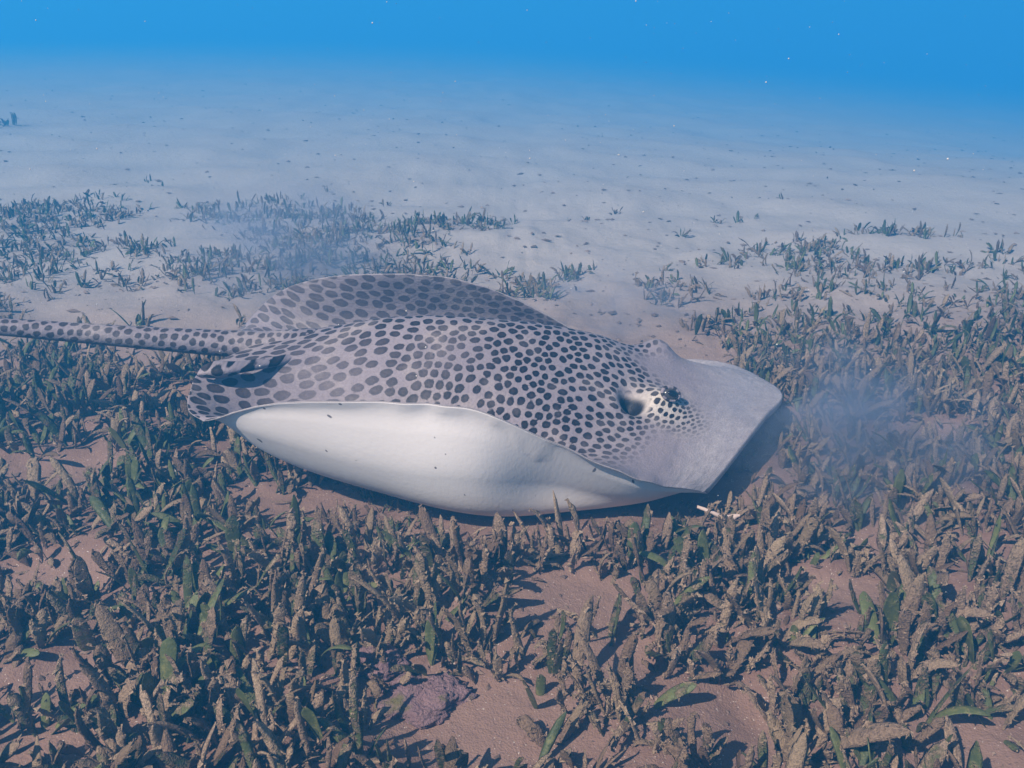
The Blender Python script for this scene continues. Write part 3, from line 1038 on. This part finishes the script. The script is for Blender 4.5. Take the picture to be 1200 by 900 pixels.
m, nt, N, L, b = material('detritus')
tn = attr(nt, 'tone')
co = node(nt, 'ShaderNodeNewGeometry').outputs['Position']
c = mix(nt, tn, (.055, .035, .026), (.33, .23, .175))
L.new(mix(nt, ramp(nt, noise(nt, co, 300., 3), .4, .7), c, (.16, .10, .075)), b.inputs['Base Color'])
b.inputs['Roughness'].default_value = .9
LITTER_MAT = m
pts = [p for p in scatter(22000, -1.6, 1.6, .40, 2.4, .006) if abs(p[0]) < .45 + .75 * p[1]]
xs, ys = rng.uniform(-.9, .9, 2600), rng.uniform(.45, 1.6, 2600)
pts += list(zip(xs.tolist(), ys.tolist()))
ys = 1.6 + 6 * rng.random(2600) ** 1.6; xs = rng.uniform(-.75, .75, 2600) * (ys + .4)
far_pts = list(zip(xs.tolist(), ys.tolist()))
o = link('leaf_litter', crumbs('leaf_litter', pts, .0016, .0075, 5), LITTER_MAT)
tag(o, 'brown crumbs of dead leaf and silt between the seagrass', 'leaf litter', kind='stuff')
o = link('sand_debris', crumbs('sand_debris', far_pts, .003, .016, 6, .35), LITTER_MAT)
tag(o, 'dark specks of debris strewn over the open pale sand', 'debris', kind='stuff')

# pinkish lump of encrusting algae in the foreground
def lump(name, loc, rad, seed, mat, label, cat, rough=.30, squash=.5):
    r = np.random.default_rng(seed)
    nu, nw = 64, 34
    th = np.linspace(0, 2 * math.pi, nu, endpoint=False)[None, :] * np.ones((nw, 1))
    ph = np.linspace(.02, math.pi * .62, nw)[:, None] * np.ones((1, nu))
    d = np.stack([np.sin(ph) * np.cos(th), np.sin(ph) * np.sin(th), np.cos(ph)], -1)
    k = 1 + rough * vnoise(d[..., 0] * 2.2 + seed, d[..., 1] * 2.2, d[..., 2] * 2.2 + 3) + .28 * rough * 2 * np.abs(vnoise(d[..., 0] * 7 + seed, d[..., 1] * 7, d[..., 2] * 7)) + .10 * vnoise(d[..., 0] * 19, d[..., 1] * 19 + seed, d[..., 2] * 19)
    P_ = d * k[..., None] * np.array([rad, rad * .8, rad * squash])
    i = np.arange(nu * nw).reshape(nw, nu)
    Fq = np.stack([i[:-1], np.roll(i, -1, 1)[:-1], np.roll(i, -1, 1)[1:], i[1:]], -1).reshape(-1, 4)[:, ::-1]
    o = link(name, new_mesh(name, P_.reshape(-1, 3), Fq), mat)
    o.location = (loc[0], loc[1], float(ground_z(np.array([loc[0]]), np.array([loc[1]]))[0]) - .002)
    tag(o, label, cat)
    return o


m, nt, N, L, b = material('crust_algae')
co = node(nt, 'ShaderNodeNewGeometry').outputs['Position']
c = mix(nt, noise(nt, co, 90., 4, .7), (.20, .105, .12), (.42, .27, .27))
c = mix(nt, ramp(nt, noise(nt, co, 35., 3), .5, .68), c, (.20, .17, .06))
L.new(c, b.inputs['Base Color']); b.inputs['Roughness'].default_value = .85
L.new(bump(nt, noise(nt, co, 260., 4, .7), .008, 1.0), b.inputs['Normal'])
lump('algae_lump', (-.085, .655), .042, 3, m, 'knobbly pink and olive algae lump by the bare foreground sand', 'algae')
lump('algae_lump', (-.135, .685), .026, 9, m, 'small knobbly pink algae lump tucked among green seagrass shoots', 'algae')
m2_, nt, N, L, b = material('silted_stone')
co = node(nt, 'ShaderNodeNewGeometry').outputs['Position']
c = mix(nt, noise(nt, co, 60., 4, .7), (.17, .12, .11), (.34, .25, .22))
L.new(c, b.inputs['Base Color']); b.inputs['Roughness'].default_value = .9
L.new(bump(nt, noise(nt, co, 160., 4, .7), .006, 1.0), b.inputs['Normal'])
lump('silted_stone', (-.50, .815), .030, 21, m2_, 'smooth greyish silted stone half sunk in sand on tail side', 'stone', .12, .6)

# pale twig of coral rubble under the front corner of the wing
tw = []
path = spline(np.array([(.235, .965, .022), (.252, .955, .020), (.270, .952, .014), (.285, .948, .020)]), 14)
rr = np.interp(np.linspace(0, 1, 14), [0, .5, .85, 1], [.0022, .003, .0040, .0015])
for p_, r_ in zip(path, rr):
    for c_ in range(8):
        a = 2 * math.pi * c_ / 8
        q = r_ * (1 + .25 * rng.uniform(-1, 1))
        tw.append((p_[0], p_[1] + q * math.cos(a), p_[2] + q * math.sin(a)))
i = np.arange(14 * 8).reshape(14, 8)
Fq = np.stack([i[:-1], np.roll(i, -1, 1)[:-1], np.roll(i, -1, 1)[1:], i[1:]], -1).reshape(-1, 4)
m3_, nt, N, L, b = material('bleached_twig')
co = node(nt, 'ShaderNodeNewGeometry').outputs['Position']
L.new(mix(nt, noise(nt, co, 200., 3), (.42, .30, .26), (.66, .52, .46)), b.inputs['Base Color'])
b.inputs['Roughness'].default_value = .8
o = link('twig', new_mesh('twig', tw, Fq), m3_)
tag(o, 'pale pinkish twig poking out under the front corner of the wing', 'twig')

# ------------------------------------------------------------------ silty water
def volume_material(name, density_, colour, absorb, aniso):
    m = bpy.data.materials.new(name)
    m.use_nodes = True
    nt = m.node_tree
    nt.nodes.clear()
    out = nt.nodes.new('ShaderNodeOutputMaterial')
    v = nt.nodes.new('ShaderNodeVolumePrincipled')
    v.inputs['Color'].default_value = (*colour, 1)
    v.inputs['Density'].default_value = density_
    v.inputs['Anisotropy'].default_value = aniso
    v.inputs['Absorption Color'].default_value = (*absorb, 1)
    nt.links.new(v.outputs[0], out.inputs['Volume'])
    return m, nt, v


def box_mesh(name, a, b):
    v = [(x, y, z) for x in (a[0], b[0]) for y in (a[1], b[1]) for z in (a[2], b[2])]
    f = [(0, 1, 3, 2), (4, 6, 7, 5), (0, 4, 5, 1), (2, 3, 7, 6), (0, 2, 6, 4), (1, 5, 7, 3)]
    return new_mesh(name, v, f, False)


m, nt, v = volume_material('sea_water', 0.235, (.035, .32, .68), (.02, .19, .85), 0.1)
zlow = float(min(ground_z(np.array([60.0]), np.array([60.0]))[0], -3))
hz = link('haze', box_mesh('haze', (-58, -58, zlow - 1.0), (58, 58, .74)), m)
tag(hz, 'blue silty sea water that fades the far sand', 'water', kind='stuff')

# clouds of silt stirred up by the wings
def silt_cloud(loc, rad, dens, seed, label):
    m, nt, v = volume_material('stirred_silt', 1.0, (.40, .47, .60), (.1, .1, .15), .2)
    tc = nt.nodes.new('ShaderNodeTexCoord').outputs['Object']
    ln = nt.nodes.new('ShaderNodeVectorMath'); ln.operation = 'LENGTH'; nt.links.new(tc, ln.inputs[0])
    fall = ramp(nt, ln.outputs['Value'], .15, .95, 1.0, 0.0)
    off = nt.nodes.new('ShaderNodeVectorMath'); off.operation = 'ADD'; nt.links.new(tc, off.inputs[0]); off.inputs[1].default_value = (seed, seed * 2.3, 0)
    n = ramp(nt, noise(nt, off.outputs[0], 2.2, 4, .6, .4), .38, .72)
    nt.links.new(mth(nt, 'MULTIPLY', mth(nt, 'MULTIPLY', fall, n), dens), v.inputs['Density'])
    nu, nw = 24, 14
    vs_, fs_ = [], []
    for w in range(nw + 1):
        ph = math.pi * w / nw
        for u in range(nu):
            th = 2 * math.pi * u / nu
            vs_.append((math.sin(ph) * math.cos(th), math.sin(ph) * math.sin(th), math.cos(ph)))
    for w in range(nw):
        for u in range(nu):
            fs_.append((w * nu + u, (w + 1) * nu + u, (w + 1) * nu + (u + 1) % nu, w * nu + (u + 1) % nu))
    o = link('silt_cloud', new_mesh('silt_cloud', vs_, fs_), m)
    o.location = loc
    o.scale = rad
    tag(o, label, 'silt cloud', kind='stuff')


silt_cloud((.47, 1.10, .06), (.28, .28, .15), 14.0, 1.0, 'cloud of stirred silt billowing off the snout')
silt_cloud((.20, 1.66, .07), (.24, .20, .12), 7.0, 4.0, 'cloud of stirred silt behind the head')
silt_cloud((-.52, 1.98, .10), (.36, .36, .20), 8.0, 7.0, 'cloud of stirred silt drifting behind the raised far wing')

# bright motes of silt hanging in the water
mv, mf = [], []
tpl = np.array([(1, 0, 0), (-1, 0, 0), (0, 1, 0), (0, -1, 0), (0, 0, 1), (0, 0, -1)], dtype=float)
tfm = np.array([(0, 2, 4), (2, 1, 4), (1, 3, 4), (3, 0, 4), (2, 0, 5), (1, 2, 5), (3, 1, 5), (0, 3, 5)])
for k in range(420):
    y = rng.uniform(.7, 3.2)
    p = np.array([rng.uniform(-.65, .65) * (y + .2), y, rng.uniform(.05, .62)])
    r_ = math.exp(rng.uniform(math.log(.0004), math.log(.0013)))
    mv.append(p + tpl * r_ * rng.uniform(.6, 1.4, (6, 1)))
    mf.append(tfm + 6 * k)
m, nt, N, L, b = material('silt_mote')
co = node(nt, 'ShaderNodeNewGeometry').outputs['Position']
L.new(mix(nt, noise(nt, co, 5., 2), (.55, .50, .46), (.80, .76, .72)), b.inputs['Base Color'])
b.inputs['Roughness'].default_value = .8
o = link('suspended_silt', new_mesh('suspended_silt', np.concatenate(mv), np.concatenate(mf), True), m)
tag(o, 'tiny pale motes of silt hanging in the water', 'silt', kind='stuff')
